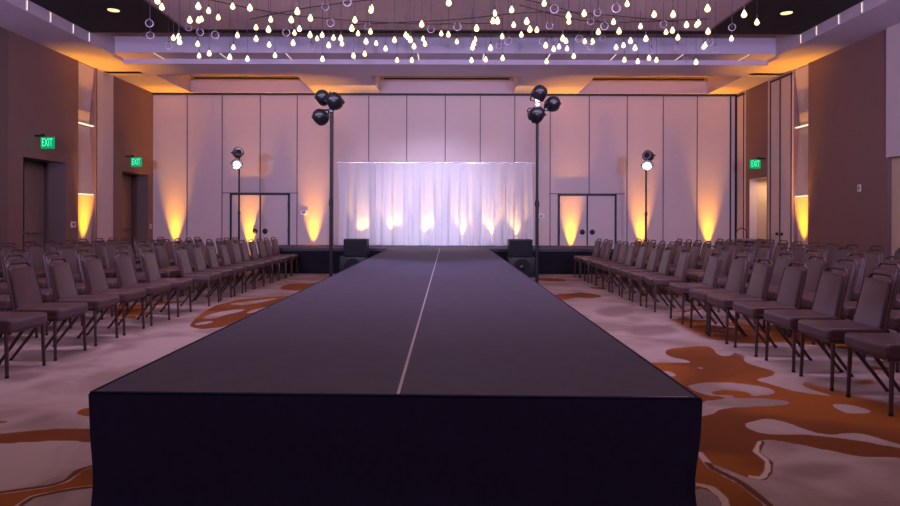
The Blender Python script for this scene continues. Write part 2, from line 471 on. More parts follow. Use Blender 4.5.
side_wall('wall_right', XR, 1,
    [(Y0, 10.4, 0, ZC, 1, 0.03), (10.4, 11.8, 2.47, ZC, 1, 0.03)]
    + [(11.8, 14.4, 0, ZC, 0)]
    + [(15.0, 16.22, 0, ZC, 1)] + with_opening(16.22, 17.42, 16.27, 17.2, 2.42, 0) + [(17.42, YB, 0, ZC, 1)],
    [(10.4, 11.8, 2.47, 0.075, 2, 4), (16.27, 17.2, 2.42, 0.9, 1, 4)], WM)

# pair of doors in each left recess
for k, (y0, y1, zt) in enumerate(((12.52, 13.88, 2.5), (16.32, 17.70, 2.51))):
    r = struct(bpy.data.objects.new('door_%d' % (k+3), None)); COL.objects.link(r)
    r.location = (XL-0.46, (y0+y1)/2, 0)
    hw = (y1-y0)/2
    for s in (-1, 1):
        lf = MB(); lf.rbox(-0.035, 0.0, min(s*0.004, s*hw), max(s*0.004, s*hw), 0.01, zt-0.02, 0.004, 1)
        l = lf.build('door_leaf', M['leaf'], r)
        b = MB(); b.tube([(0.0, s*0.1, 1.02), (0.055, s*0.1, 1.02), (0.055, s*(hw-0.1), 1.02), (0.0, s*(hw-0.1), 1.02)], 0.018, 8)
        b.build('push_bar', M['chrome'], l)
    lt = MB(); lt.box(-0.005, 0.012, -0.012, 0.012, 0, zt-0.02); lt.build('astragal', M['blacktrim'], r)

# lit niche columns: three stacked tilted panels with a light line between each
def niche(n, X, sgn, y0, y1):
    w = MB()
    a, b_ = X+sgn*0.20, X+sgn*0.26
    w.box(min(a, b_), max(a, b_), y0, y1, 0, ZC, 0)
    for (ya, yb) in ((y0-0.03, y0+0.003), (y1-0.003, y1+0.03)):
        a, b_ = X+sgn*0.002, X+sgn*0.26; w.box(min(a, b_), max(a, b_), ya, yb, 0, ZC, 1)
    struct(w.build('wall_%s_niche' % ('left' if sgn < 0 else 'right'), [M['paint'], M['brown']]))
    segs = ((0.0, 1.85, 0.16, 0.01), (1.89, 3.46, 0.01, 0.13), (3.50, ZC-0.02, 0.15, 0.02))
    for (z0, z1, d0, d1) in segs:
        p = MB(); q = []
        for (z, d) in ((z0, d0), (z1, d1)):
            for dx in (0, 0.035):
                for y in (y0+0.005, y1-0.005): q.append((X+sgn*(d+dx), y, z))
        p.add(q, [(0,1,5,4),(2,6,7,3),(0,4,6,2),(1,3,7,5),(0,2,3,1),(4,5,7,6)])
        struct(p.build('trim_niche_panel', M['paint']))
    for zz in (1.87, 3.48):
        s = thing('strip_light', 'thin light line %s in the lit niche of the %s wall' % ('low' if zz < 2 else 'high up', 'left' if sgn < 0 else 'right'), 'light', (X+sgn*0.06, (y0+y1)/2, zz), 0, 'niche light lines')
        t = MB(); t.box(-0.035, 0.035, -(y1-y0)/2+0.005, (y1-y0)/2-0.005, -0.012, 0.012); t.build('diffuser', M['strip'], s)
        t = MB(); t.box(-0.037 if sgn < 0 else 0.02, -0.02 if sgn < 0 else 0.037, -(y1-y0)/2+0.004, (y1-y0)/2-0.004, -0.019, 0.019); t.build('housing', M['chrome'], s)
niche(0, XL, -1, 14.36, 15.05)
niche(1, XR, 1, 14.40, 15.0)

# tall pocket partition panels outlined in black on the right wall, and the narrow one in the corner
def pocket(name, X, sgn, lines, z0, z1, y0, y1):
    w = MB()
    pr = lambda d: (min(X, X-sgn*d), max(X, X-sgn*d))
    a, b_ = pr(0.015); w.box(a, b_, y0, y1, z0, z1, 0)
    a, b_ = pr(0.03)
    for y in lines: w.box(a, b_, y-0.016, y+0.016, z0, z1, 1)
    w.box(a, b_, y0, y1, z1-0.05, z1, 1)
    r = struct(w.build(name, [M['paint'], M['blacktrim']]))
    return r
p = pocket('door_5', XR, 1, (15.07, 15.58, 16.05), 0, 4.80, 15.05, 16.07)
for yy in (15.47, 15.69):
    k = MB(); k.tube([(XR-0.015, yy, 0.98), (XR-0.06, yy, 0.98)], 0.035, 10); k.build('pull_knob', M['blacktrim'], p)
pocket('trim_1', XR, 1, (17.5, 17.92), 0, 4.80, 17.48, 17.94)
# dark vertical lines at the right end of the back wall
w = MB(); w.box(bx(729.6), bx(730.8), YB-0.02, YB+0.01, 0, ZC); w.box(bx(734.6), bx(736), YB-0.02, YB+0.01, 0, ZC)
struct(w.build('trim_2', M['blacktrim']))
w = MB(); w.box(XL, XL+0.02, 15.05, 15.09, 0, ZC); w.box(XL, XL+0.02, 15.86, 15.92, 0, ZC)
struct(w.build('trim_3', M['brown']))
# baseboards
for nm, X, sg, ys in (('baseboard_left', XL, 1, ((12.07, 12.5), (13.9, 14.36), (15.92, 16.3))), ('baseboard_right', XR, -1, ((11.8, 14.37), (17.2, 17.42)))):
    w = MB()
    for (a, b_) in ys: w.box(min(X, X+sg*0.015), max(X, X+sg*0.015), a, b_, 0, 0.1)
    struct(w.build(nm, M['jamb']))

# ------------------------------------------------------------------ ceiling
SL, SR = -7.22, 7.08         # inner edges of the side soffits
c = MB()
# side soffits, 0 = pale paint, 1 = black
c.box(XL-0.6, SL, Y0, 13.85, ZC, 5.7, 0); c.box(SR, XR+0.7, Y0, 13.85, ZC, 5.7, 0)
c.box(XL-0.6, XR+0.7, 13.85, 15.0, ZC+0.06, 5.7, 0)              # beam across the room
c.box(XL-0.6, SL-0.1, 13.85, 15.6, ZC, ZC+0.06, 0); c.box(SR+0.1, XR+0.7, 13.85, 15.6, ZC, ZC+0.06, 0)
c.box(SL-0.1, SR+0.1, 14.4, 15.4, ZC-0.05, ZC+0.3, 0)              # lower step
c.box(SL, SR, 12.9, 13.85, 5.62, 5.7, 0)                          # raised slot in front of the beam
c.box(SL, SR, Y0, 12.9, 5.06, 5.7, 1)                              # black ceiling
c.box(SL-0.08, SR+0.08, 15.40, 15.46, ZC-0.03, ZC+0.02, 2)           # partition track
# ceiling by the back wall with three recessed coffers
cof = [(-7.2, -3.74), (-1.91, 1.81), (3.62, 7.25)]
cy0, cy1 = 15.75, 17.90
c.box(XL-0.6, XR+0.7, 15.4, cy0, ZC, 5.7, 0); c.box(XL-0.6, XR+0.7, cy1, YB+0.12, ZC, 5.7, 0)
xe = [XL-0.6] + [v for pr in cof for v in pr] + [XR+0.7]
for i in range(0, len(xe), 2): c.box(xe[i], xe[i+1], cy0, cy1, ZC, 5.7, 0)
for (a, b_) in cof:
    c.box(a, b_, cy0, cy1, 5.32, 5.7, 0)
    c.box(a+0.1, b_-0.1, cy1-0.02, cy1, 5.23, 5.27, 2)
struct(c.build('ceiling', [M['ceil'], M['blackceil'], M['blacktrim']]))

# mauve canopy over the pendants
cn = thing('ceiling_canopy', 'wide mauve canopy panel hung under the black ceiling above the glowing pendants', 'canopy', (-0.02, 7.0, 4.96))
p = MB(); p.box(-5.05, 5.05, -5.2, 5.3, 0, 0.06); p.build('panel', M['canopy'], cn)
p = MB()
for x in (-5.06, 5.02): p.box(x, x+0.04, -5.2, 5.3, -0.012, 0.07)
p.box(-5.06, 5.06, 5.28, 5.32, -0.012, 0.07); p.build('edge_trim', M['jamb'], cn)
p = MB()
for x in (-4, 0, 4):
    for y in (-4, 0, 4): p.tube([(x, y, 0.05), (x, y, 0.11)], 0.02, 6)
p.build('hanger', M['jamb'], cn)
# swooping cables under the canopy
for j, pts in enumerate([((-3.6, 11.6, 4.93), (-2.0, 10.6, 4.86), (0.2, 10.0, 4.84), (1.6, 10.6, 4.88), (3.0, 11.9, 4.93)),
                         ((-1.8, 11.9, 4.93), (0.0, 11.2, 4.80), (1.8, 10.9, 4.85), (4.2, 11.7, 4.93)),
                         ((-4.4, 10.2, 4.93), (-2.8, 11.0, 4.83), (-0.8, 11.4, 4.80), (0.8, 11.8, 4.93)),
                         ((1.2, 10.8, 4.93), (2.6, 11.4, 4.84), (4.7, 11.5, 4.93))]):
    cu = MB(); P = [Vector(q) for q in pts]; ln = []
    for i in range(len(P)-1):
        p0 = P[max(0, i-1)]; p1 = P[i]; p2 = P[i+1]; p3 = P[min(len(P)-1, i+2)]
        for t in [k/8 for k in range(8)]:
            ln.append(0.5*((2*p1)+(-p0+p2)*t+(2*p0-5*p1+4*p2-p3)*t*t+(-p0+3*p1-3*p2+p3)*t**3))
    ln.append(P[-1]); cu.tube(ln, 0.008, 6)
    tag(cu.build('ceiling_cable', M['blacktrim']), ['thin dark cable sweeping in a wide arc under the canopy, longest of the four',
        'thin dark cable sagging at the middle of the canopy', 'thin dark cable looping under the left half of the canopy',
        'short dark cable under the right half of the canopy'][j], 'cable', 'cables under the canopy')

# slot lights across the beam and upright light bars on the side fascias
def slot_light(lab, loc, seg, group):
    s = thing('slot_light', lab, 'light', loc, 0, group)
    a = MB(); a.box(*seg); a.build('diffuser', M['slot'], s)
    x0, x1, y0, y1, z0, z1 = seg
    b = MB()
    if x1-x0 < 0.05 and z1-z0 < 0.05:
        b.box(x0-0.01, x0, y0, y1, z0, z1+0.004); b.box(x1, x1+0.01, y0, y1, z0, z1+0.004)
    else:
        b.box(x0, x1, y0-0.01, y0, z0, z1); b.box(x0, x1, y1, y1+0.01, z0, z1)
    b.build('trim', M['ceil'], s)
px_s = [158, 223, 288, 353, 418, 483, 548, 613, 679, 744]
for i, px in enumerate(px_s):
    slot_light('short slot light across the pale beam, %s from the left wall' % ORD[i], ((px-CX)*14.1/F, 14.15, ZC+0.055),
               (-0.012, 0.012, -0.25, 0.24, -0.006, 0.006), 'slot lights on the beam')
for sd, X, sg in (('left', SL, 1), ('right', SR, -1)):
    for i, y in enumerate((12.85, 12.3, 11.6, 10.95)):
        slot_light('upright light bar on the %s soffit edge, %s from the stage' % (sd, ORD[i]), (X+sg*0.004, y, 4.955),
                   (-0.006, 0.006, -0.018, 0.018, -0.08, 0.085), 'light bars on the soffit edges')
# small downlights in the black ceiling
for i, (px, py, lab) in enumerate([(113, 11, 'small round downlight in the black ceiling above the left soffit corner'), (786, 12, 'small round downlight in the black ceiling above the right soffit corner')]):
    d = F*(5.05-H)/(CY-py)
    o = thing('downlight', lab, 'light', ((px-CX)*d/F, d, 5.05), 0, 'ceiling downlights')
    a = MB(); a.lathe([(0.10, -0.006), (0.10, 0.0)], 20); a.build('lens', M['downlight'], o)
    a = MB(); a.lathe([(0.10, 0.0), (0.125, -0.01), (0.13, 0.008), (0.1, 0.008)], 20); a.build('trim_ring', M['blackceil'], o)

# ------------------------------------------------------------------ runway and stage
def wavy_skirt(pts, ztop, amp, seed, n_per_m=26):
    """cloth skirt hung along a polyline, gently rippled outward and inward towards the floor"""
    rnd = random.Random(seed); m = MB(); ph = [rnd.uniform(0, 6.28) for _ in range(6)]
    P = [Vector((x, y, 0)) for x, y in pts]; cols = []; s = 0
    for i in range(len(P)-1):
        t = P[i+1]-P[i]; L = t.length; t.normalize(); nrm = Vector((t.y, -t.x, 0)); n = max(2, int(L*n_per_m))
        for k in range(n + (1 if i == len(P)-2 else 0)):
            u = k/n*L; edge = min(1, min(u, L-u)/0.06+0.0)
            cols.append((P[i]+t*u, nrm, s+u, edge))
        s += L
    rows = 12; vs = []; fs = []
    for r in range(rows+1):
        z = ztop*(1-r/rows); g = r/rows
        for (p, nrm, u, e) in cols:
            o = amp*g*(0.5*math.sin(u*7+ph[0])+0.3*math.sin(u*17+ph[1]+g*1.2)+0.25*math.sin(u*3.1+ph[2])+0.15*math.sin(u*31+ph[3]))
            o += 0.004*math.sin(z*22+ph[4]+u*5)
            q = p+nrm*(0.008+o*(0.55+0.45*e)-0.055*math.sin(PI*min(1, g*1.15))*g); vs.append((q.x, q.y, z))
    nc = len(cols)
    for r in range(rows):
        for k in range(nc-1): fs.append((r*nc+k, (r+1)*nc+k, (r+1)*nc+k+1, r*nc+k+1))
    m.add(vs, fs, 0, True); return m
YFL, YFR = 2.55, 2.482
YS = 15.4
rw = thing('runway', 'long black carpeted runway with black skirt and white centre line leading to the stage', 'runway', (0, 0, 0))
d = MB(); q = [(RL, YFL), (RR, YFR), (RR, YS), (RL, YS)]
d.add([(x, y, RZ-0.06) for x, y in q]+[(x, y, RZ) for x, y in q], [(0,3,2,1),(4,5,6,7),(0,1,5,4),(1,2,6,5),(2,3,7,6),(3,0,4,7)])
d.build('deck', M['runway'], rw)
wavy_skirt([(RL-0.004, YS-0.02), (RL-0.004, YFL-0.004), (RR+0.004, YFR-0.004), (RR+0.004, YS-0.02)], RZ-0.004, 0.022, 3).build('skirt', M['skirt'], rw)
t = MB(); t.box(-0.202, -0.190, YFL-0.02, YS+0.0, RZ, RZ+0.002); t.build('centre_line', M['tape'], rw)
t = MB()
t.tube([(RL, YFL, RZ), (RR, YFR, RZ)], 0.006, 6); t.tube([(RL, YFL, RZ), (RL, YS, RZ)], 0.006, 6); t.tube([(RR, YFR, RZ), (RR, YS, RZ)], 0.006, 6)
t.build('edge_binding', M['skirt'], rw)
t = MB()
for (x0, x1, x) in ((-1.40, -1.37, 0), (0.72, 0.94, 0), (-1.30, -0.9, 0)):
    yy = YFL + (x0-RL)/(RR-RL)*(YFR-YFL) + 0.004
    if x0 == -1.30: continue
    t.box(x0, x1, yy, yy+0.008, RZ, RZ+0.003)
t.build('edge_tape', M['tape'], rw)

st = thing('stage', 'low black stage with black skirt across the end of the runway', 'stage', (0, 0, 0))
SX0, SX1 = -4.55, 4.0
d = MB(); d.box(SX0, SX1, YS+0.005, 17.52, RZ-0.06, RZ-0.001); d.build('deck', M['runway'], st)
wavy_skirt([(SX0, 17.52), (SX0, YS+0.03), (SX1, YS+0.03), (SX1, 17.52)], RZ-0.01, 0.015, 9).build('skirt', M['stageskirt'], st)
t = MB(); t.box(SX0, SX1, YS+0.004, YS+0.03, RZ-0.05, RZ+0.001); t.build('edge_trim', M['black'], st)

# ------------------------------------------------------------------ drape on the stage
DY = 17.05
dp = thing('stage_drape', 'sheer white drape on a pipe frame at the back of the stage, glowing from behind', 'drape', (0, DY, RZ))
DX0, DX1 = wall_x(338, DY), wall_x(532, DY); DZ = 2.83-RZ
rnd = random.Random(4)
edges = [DX0, DX0+1.0, wall_x(405, DY), wall_x(442, DY), wall_x(470, DY), wall_x(505, DY), DX1]
for i in range(len(edges)-1):
    a, b_ = edges[i], edges[i+1]; n = int((b_-a)*70); rows = 26; vs = []; fs = []
    ph = [rnd.uniform(0, 6.28) for _ in range(5)]
    for r in range(rows+1):
        g = r/rows; z = DZ*(1-g)+0.012*g
        for k in range(n+1):
            u = k/n; x = a+(b_-a)*u
            amp = 0.012+0.06*min(1, g*2.2)
            y = amp*(math.sin(x*21+ph[0]+0.5*math.sin(g*2+ph[1]))*0.6+math.sin(x*9+ph[2])*0.6+0.22*math.sin(x*44+ph[3]))
            x2 = x + 0.02*math.sin(g*3+ph[4]+u*5)*g
            if i == len(edges)-2 and k == n: x2 += 0.03*g
            if i == 0 and k == 0: x2 -= 0.0
            if g < 0.03: z2 = z-0.006*(1+math.sin(x*40))
            else: z2 = z
            vs.append((x2, y, z2))
    for r in range(rows):
        for k in range(n): fs.append((r*(n+1)+k, (r+1)*(n+1)+k, (r+1)*(n+1)+k+1, r*(n+1)+k+1))
    m = MB(); m.add(vs, fs, 0, True); m.build('curtain_panel', M['drape'], dp)
m = MB(); m.tube([(DX0-0.02, 0.0, DZ-0.005), (DX1+0.02, 0.0, DZ-0.005)], 0.02, 10); m.build('crossbar', M['chrome'], dp)
for x in (DX0+0.03, (DX0+DX1)/2, DX1-0.03):
    m = MB(); m.tube([(x, 0.09, 0.012), (x, 0.09, DZ+0.01)], 0.02, 10); m.build('upright', M['steel'], dp)
    m = MB(); m.box(x-0.06, x+0.06, 0.06, 0.3, 0.001, 0.012); m.build('base_plate', M['steel'], dp)

# ------------------------------------------------------------------ amber uplights
def uplight(loc, label, target, energy, color, angle, group, rad=0.02, wide=None, wp=(650, 40)):
    o = thing('uplight', label, 'uplight', loc, 0, group)
    a = MB(); a.lathe([(0.05, 0.04), (0.085, 0.05), (0.09, 0.12), (0.09, 0.17), (0.082, 0.172)], 18); a.build('body', M['black'], o)
    a = MB(); a.lathe([(0.078, 0.173), (0.078, 0.176)], 18); a.build('lens', M['amber'], o)
    a = MB(); a.tube([(-0.1, 0, 0.13), (-0.1, 0, 0.02), (0.1, 0, 0.02), (0.1, 0, 0.13)], 0.01, 6); a.box(-0.1, 0.1, -0.05, 0.05, 0, 0.02)
    a.build('bracket', M['black'], o)
    spot('lamp', o, (loc[0], loc[1], loc[2]+0.19), target, energy, color, angle, 1.0, rad)
    if wide: spot('lamp', o, (loc[0], loc[1], loc[2]+0.19), wide, wp[0], color, wp[1], 1.0, rad)
AMB = (1.0, 0.40, 0.0)
UE = 1150
for px, lab in ((172, 'round black uplight glowing amber on the back wall near the left corner'), (248, 'round black uplight glowing amber before the left pair of pass doors'),
                (312, 'round black uplight glowing amber on the wall just left of the drape'), (572, 'round black uplight glowing amber before the right pair of pass doors'),
                (643, 'round black uplight glowing amber behind the slim light stand right of the stage'), (711, 'round black uplight glowing amber on the back wall near the right corner')):
    x = wall_x(px, 17.78)
    uplight((x, 17.83, 0), lab, (x, 17.95, 2.6), UE, AMB, 33, 'amber uplights along the back wall', 0.02, (x, 17.0, 4.85))
for X, sg, y, lab in ((XL, 1, 14.7, 'round black uplight glowing amber below the left wall niche'), (XR, -1, 14.7, 'round black uplight glowing amber below the right wall niche')):
    uplight((X+sg*0.14, y, 0), lab, (X+sg*0.02, y, 3.0), 1000, AMB, 34, 'amber uplights below the niches', 0.02, (X+sg*0.65, y-0.3, 4.85))
drl = ['leftmost', 'second from the left', 'third from the left', 'fourth from the left', 'fifth from the left', 'rightmost']
for i, px in enumerate((362.5, 394, 427.5, 463, 491, 515.5)):
    x = wall_x(px, DY+0.18)
    uplight((x, DY+0.19, RZ), 'round black uplight behind the white drape, %s of six warm glows' % drl[i], (x, DY+0.0, RZ+1.25), 150, (1.0, 0.55, 0.14), 66, 'uplights behind the drape', 0.02, (x, DY+0.06, RZ+2.2), (160, 24))

# ------------------------------------------------------------------ light stands and par lights
def light_stand(loc, h, label, pole_r=0.028, bars=()):
    s = thing('light_stand', label, 'light stand', loc, 0, 'light stands')
    a = MB(); a.lathe([(0.19, 0), (0.19, 0.012), (0.06, 0.02), (0.045, 0.05)], 24); a.build('base', M['black'], s)
    a = MB(); a.tube([(0, 0, 0.03), (0, 0, h*0.52)], pole_r, 12); a.tube([(0, 0, h*0.5), (0, 0, h)], pole_r*0.85, 12); a.build('pole', M['black'], s)
    a = MB(); a.tube([(0, 0, h*0.5-0.04), (0, 0, h*0.5+0.03)], pole_r*1.35, 12); a.tube([(0, -pole_r, h*0.5), (0, -pole_r-0.06, h*0.5)], 0.012, 8)
    a.build('collar', M['black'], s)
    for (p0, p1) in bars:
        a = MB(); a.tube([p0, p1], 0.014, 8); a.build('side_arm', M['black'], s)
    return s
def par_light(center, aim, r, label, lens, group, clamp_to=None, clampmat='steel', lr=1.0):
    """a round par can: the body's axis points along aim"""
    aim = Vector(aim).normalized()
    o = thing('par_light', label, 'stage light', center, 0, group)
    R = aim.to_track_quat('Z', 'Y').to_matrix().to_4x4()
    a = MB(); a.lathe([(r*0.25, -r*1.05), (r*0.62, -r*0.95), (r*0.9, -r*0.6), (r*1.0, -r*0.1), (r*1.0, r*0.5), (r*1.04, r*0.52), (r*1.04, r*0.66), (r*0.9, r*0.66)], 24, 0, R)
    a.build('can', M['gloss'], o)
    a = MB(); a.lathe([(r*0.88*lr, r*0.60), (r*0.88*lr, r*0.672), (r*0.5*lr, r*0.71), (r*0.1, r*0.72)], 24, 0, R); a.build('lens', lens, o)
    if lr < 1:
        a = MB(); a.lathe([(r*0.95, r*0.665), (r*0.93, r*0.70), (r*0.88*lr, r*0.672), (r*0.88*lr, r*0.66)], 24, 0, R); a.build('reflector', M['chrome'], o)
    side = (aim.cross(Vector((0, 0, 1)))).normalized(); up = Vector((0, 0, 1)) if clamp_to is None else (Vector(clamp_to)-Vector(center)).normalized()
    up = (up - side*up.dot(side)).normalized()
    a = MB(); a.tube([side*r*1.06, side*r*1.1+up*r*0.7, side*r*0.8+up*r*1.22, -side*r*0.8+up*r*1.22, -side*r*1.1+up*r*0.7, -side*r*1.06], 0.011, 6)
    a.build('yoke', M['black'], o)
    for sg_ in (1, -1):
        a = MB(); a.tube([side*sg_*r*0.98, side*sg_*r*1.2], 0.022, 8); a.build('knob', M['steel'], o)
    if clamp_to is not None:
        v = Vector(clamp_to)-Vector(center)
        a = MB(); a.tube([up*r*1.2, v], 0.016, 8)
        a.rbox(v.x-0.03, v.x+0.03, v.y-0.03, v.y+0.03, v.z-0.035, v.z+0.035, 0.006, 2); a.build('clamp', M[clampmat], o)
    return o
def at(px, py, d): return Vector(((px-CX)*d/F, d, H+(CY-py)*d/F))
# tall pole left of the runway
ND = 9.0
xl = wall_x(331, ND)
light_stand((xl, ND, 0), 3.08, 'tall black light pole standing by the left edge of the runway', 0.024,
            [((0, 0, 3.02), (-0.02, 0, 3.10))])
g1 = 'stage lights on the tall left pole'
par_light(at(322.5, 97.5, ND-0.02), (0.25, 1, -0.28), 0.100, 'round black stage light, upper left of three on the tall left pole', M['deadlens'], g1, (xl, ND, 3.02))
par_light(at(334, 101, ND-0.13), (0.1, 1, -0.30), 0.110, 'larger round black stage light in front of the top of the tall left pole', M['deadlens'], g1, (xl, ND, 2.93))
par_light(at(320, 117, ND-0.02), (0.3, 1, -0.25), 0.105, 'round black stage light hanging lowest on the tall left pole', M['deadlens'], g1, (xl, ND, 2.84))
xr = wall_x(537, ND)
light_stand((xr, ND, 0), 3.06, 'tall black light pole standing by the right edge of the runway', 0.024)
g2 = 'stage lights on the tall right pole'
par_light(at(539, 93, ND-0.10), (-0.45, 0.5, -0.8), 0.105, 'round black stage light topmost on the tall right pole', M['ledlens'], g2, (xr, ND, 2.98), 'chrome')
par_light(at(552.5, 103, ND-0.02), (-0.25, 1, -0.28), 0.098, 'round black stage light on a side arm right of the tall right pole', M['leddim'], g2, (xr, ND, 2.86), 'chrome')
par_light(at(536.5, 114, ND-0.13), (-0.2, 1, -0.25), 0.108, 'round black stage light lowest on the tall right pole, steel clamp shining above', M['leddim'], g2, (xr, ND, 2.90), 'chrome')
# slim stands beyond the chair blocks
FD = 15.7
for sd, px, heads in (('left', 239, [(237.5, 153.5, (0.3, -0.5, 0.1), 'deadlens'), (236.5, 164.5, (0.32, -1, -0.12), 'ledlens')]),
                      ('right', 646, [(648.5, 155.5, (-0.6, -0.6, 0.2), 'deadlens'), (647, 164.5, (-0.26, -1, -0.12), 'ledlens')])):
    x = wall_x(px, FD)
    light_stand((x, FD, 0), 2.93, 'slim black light stand beside the %s end of the stage, behind the chairs' % sd, 0.026)
    for j, (hx, hy, aim, ln) in enumerate(heads):
        c_ = at(hx, hy, FD-0.16)
        par_light(c_, aim, 0.125, ('round black stage light on top of the slim %s stand' if j == 0 else 'stage light shining white below the top of the slim %s stand') % sd,
                  M[ln], 'stage lights on the slim stands', (x, FD, c_.z+0.02), 'chrome', 0.62)
# beams of the stage lights
spot('stage_beam', None, at(237, 164, FD-0.4), (-0.6, 9.7, 0.6), 1300, (0.45, 0.45, 1.0), 16, 0.9, 0.08)
spot('stage_beam', None, at(647, 164, FD-0.4), (0.2, 9.7, 0.6), 1300, (0.45, 0.45, 1.0), 16, 0.9, 0.08)
spot('stage_beam', None, at(334, 104, ND+0.25), (-0.2, 17.05, 1.5), 1300, (0.66, 0.66, 1.0), 35, 1.0, 0.08)
spot('stage_beam', None, at(536, 104, ND+0.25), (-0.6, 17.05, 1.5), 1300, (0.66, 0.66, 1.0), 35, 1.0, 0.08)

# ------------------------------------------------------------------ loudspeakers in front of the stage
def speaker(loc, rotz, label, sub):
    w_, dp_, h_ = (0.60, 0.42, 0.46) if sub else (0.54, 0.40, 0.40)
    o = thing('subwoofer' if sub else 'loudspeaker', label, 'speaker', loc, rotz, 'speakers by the stage')
    a = MB(); a.rbox(-w_/2, w_/2, -dp_/2, dp_/2, 0, h_, 0.015, 2); a.build('cabinet', M['black'], o)
    if sub:
        mt = Matrix.Translation((0, -dp_/2, h_/2)) @ Matrix.Rotation(PI/2, 4, 'X')
        a = MB(); a.lathe([(0.215, 0), (0.215, 0.012), (0.19, 0.014), (0.185, 0.004)], 32, 0, mt); a.build('surround', M['black'], o)
        a = MB(); a.lathe([(0.184, 0.006), (0.12, 0.003), (0.06, 0.002)], 32, 0, mt); a.build('cone', M['grille'], o)
        a = MB(); a.lathe([(0.06, 0.002), (0.055, 0.02), (0.03, 0.032), (0.005, 0.035)], 24, 0, mt); a.build('dust_cap', M['gloss'], o)
    else:
        a = MB(); a.rbox(-w_/2+0.02, w_/2-0.02, -dp_/2-0.012, -dp_/2+0.002, 0.025, h_-0.025, 0.005, 1); a.build('grille', M['grille'], o)
    for s in (-1, 1):
        a = MB(); xx = s*(w_/2)
        a.tube([(xx, -0.08, h_*0.6), (xx+s*0.025, -0.07, h_*0.6), (xx+s*0.025, 0.07, h_*0.6), (xx, 0.08, h_*0.6)], 0.009, 6); a.build('handle', M['steel'], o)
    a = MB()
    for sx in (-1, 1):
        for sy in (-1, 1): a.box(sx*(w_/2-0.05)-0.015, sx*(w_/2-0.05)+0.015, sy*(dp_/2-0.05)-0.015, sy*(dp_/2-0.05)+0.015, -0.002 if not sub else 0, 0.004)
    a.build('foot', M['grille'], o)
SD = 14.72
for sd, px, px2, rz in (('left', 356.5, 354, 0.0), ('right', 520, 521, 0.0)):
    speaker((wall_x(px2, SD), SD, 0.0), rz, 'black bass speaker with round woofer on the carpet, %s side of the runway' % sd, True)
    speaker((wall_x(px, SD), SD+0.02, 0.462), rz, 'square black speaker stacked on the bass speaker, %s side of the runway' % sd, False)

# ------------------------------------------------------------------ exit signs, wall plates, cart
def exit_sign(loc, sgn, label):
    o = thing('exit_sign', label, 'exit sign', loc, 0, 'exit signs')
    a = MB(); a.rbox(-0.135, 0.135, 0, 0.03, -0.115, 0.115, 0.006, 2); a.build('panel', M['exitface'], o)
    a = MB(); a.box(sgn*0.10-0.04, sgn*0.10+0.04, -0.006, 0.035, 0.115, 0.175); a.tube([(sgn*0.10, 0.015, 0.145), (sgn*0.27, 0.015, 0.145)], 0.02, 8); a.build('bracket', M['black'], o)
    cu = bpy.data.curves.new('lettering', 'FONT'); cu.body = 'EXIT'; cu.size = 0.23; cu.align_x = 'CENTER'; cu.align_y = 'CENTER'; cu.extrude = 0.002
    to = bpy.data.objects.new('t', cu); COL.objects.link(to); bpy.context.view_layer.update()
    me = bpy.data.meshes.new_from_object(to.evaluated_get(bpy.context.evaluated_depsgraph_get())); bpy.data.objects.remove(to)
    me.materials.clear(); me.materials.append(M['exitletter'])
    lt = bpy.data.objects.new('lettering', me); COL.objects.link(lt); lt.parent = o; lt.location = (0, -0.004, 0); lt.rotation_euler = (PI/2, 0, 0); lt.scale = (0.46, 1, 1)
exit_sign((XL+0.25, 12.85, 2.83), -1, 'green EXIT sign above the first dark doorway of the left wall, larger in view')
exit_sign((XL+0.28, 16.45, 2.77), -1, 'green EXIT sign above the farther left doorway beside the back wall')
exit_sign((XR-0.25, 16.35, 2.75), 1, 'green EXIT sign above the lit doorway in the right wall')
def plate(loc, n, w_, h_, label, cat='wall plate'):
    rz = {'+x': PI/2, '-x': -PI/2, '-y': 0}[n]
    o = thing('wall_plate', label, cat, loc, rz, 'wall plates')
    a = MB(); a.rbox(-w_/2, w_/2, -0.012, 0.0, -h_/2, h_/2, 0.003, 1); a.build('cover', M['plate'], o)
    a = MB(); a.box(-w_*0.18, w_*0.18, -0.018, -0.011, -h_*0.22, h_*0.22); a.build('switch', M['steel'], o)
plate((XL, 14.17, 1.18), '+x', 0.20, 0.13, 'white switch plate beside the left doorway and the lit niche')
plate((XL, 17.86, 1.1), '+x', 0.10, 0.12, 'small pale switch plate in the far left corner')
plate((XR, 12.6, 1.95), '-x', 0.10, 0.14, 'small pale plate alone on the wide brown right wall')
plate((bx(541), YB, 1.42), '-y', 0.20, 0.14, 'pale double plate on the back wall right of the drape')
plate((bx(304), YB, 1.50), '-y', 0.22, 0.12, 'pale light patch on the back wall left of the drape, built as a plate')  # light leaking onto the wall, modelled as a pale plate
plate((bx(723), YB, 1.0), '-y', 0.08, 0.08, 'tiny plate on the back wall near the right corner')

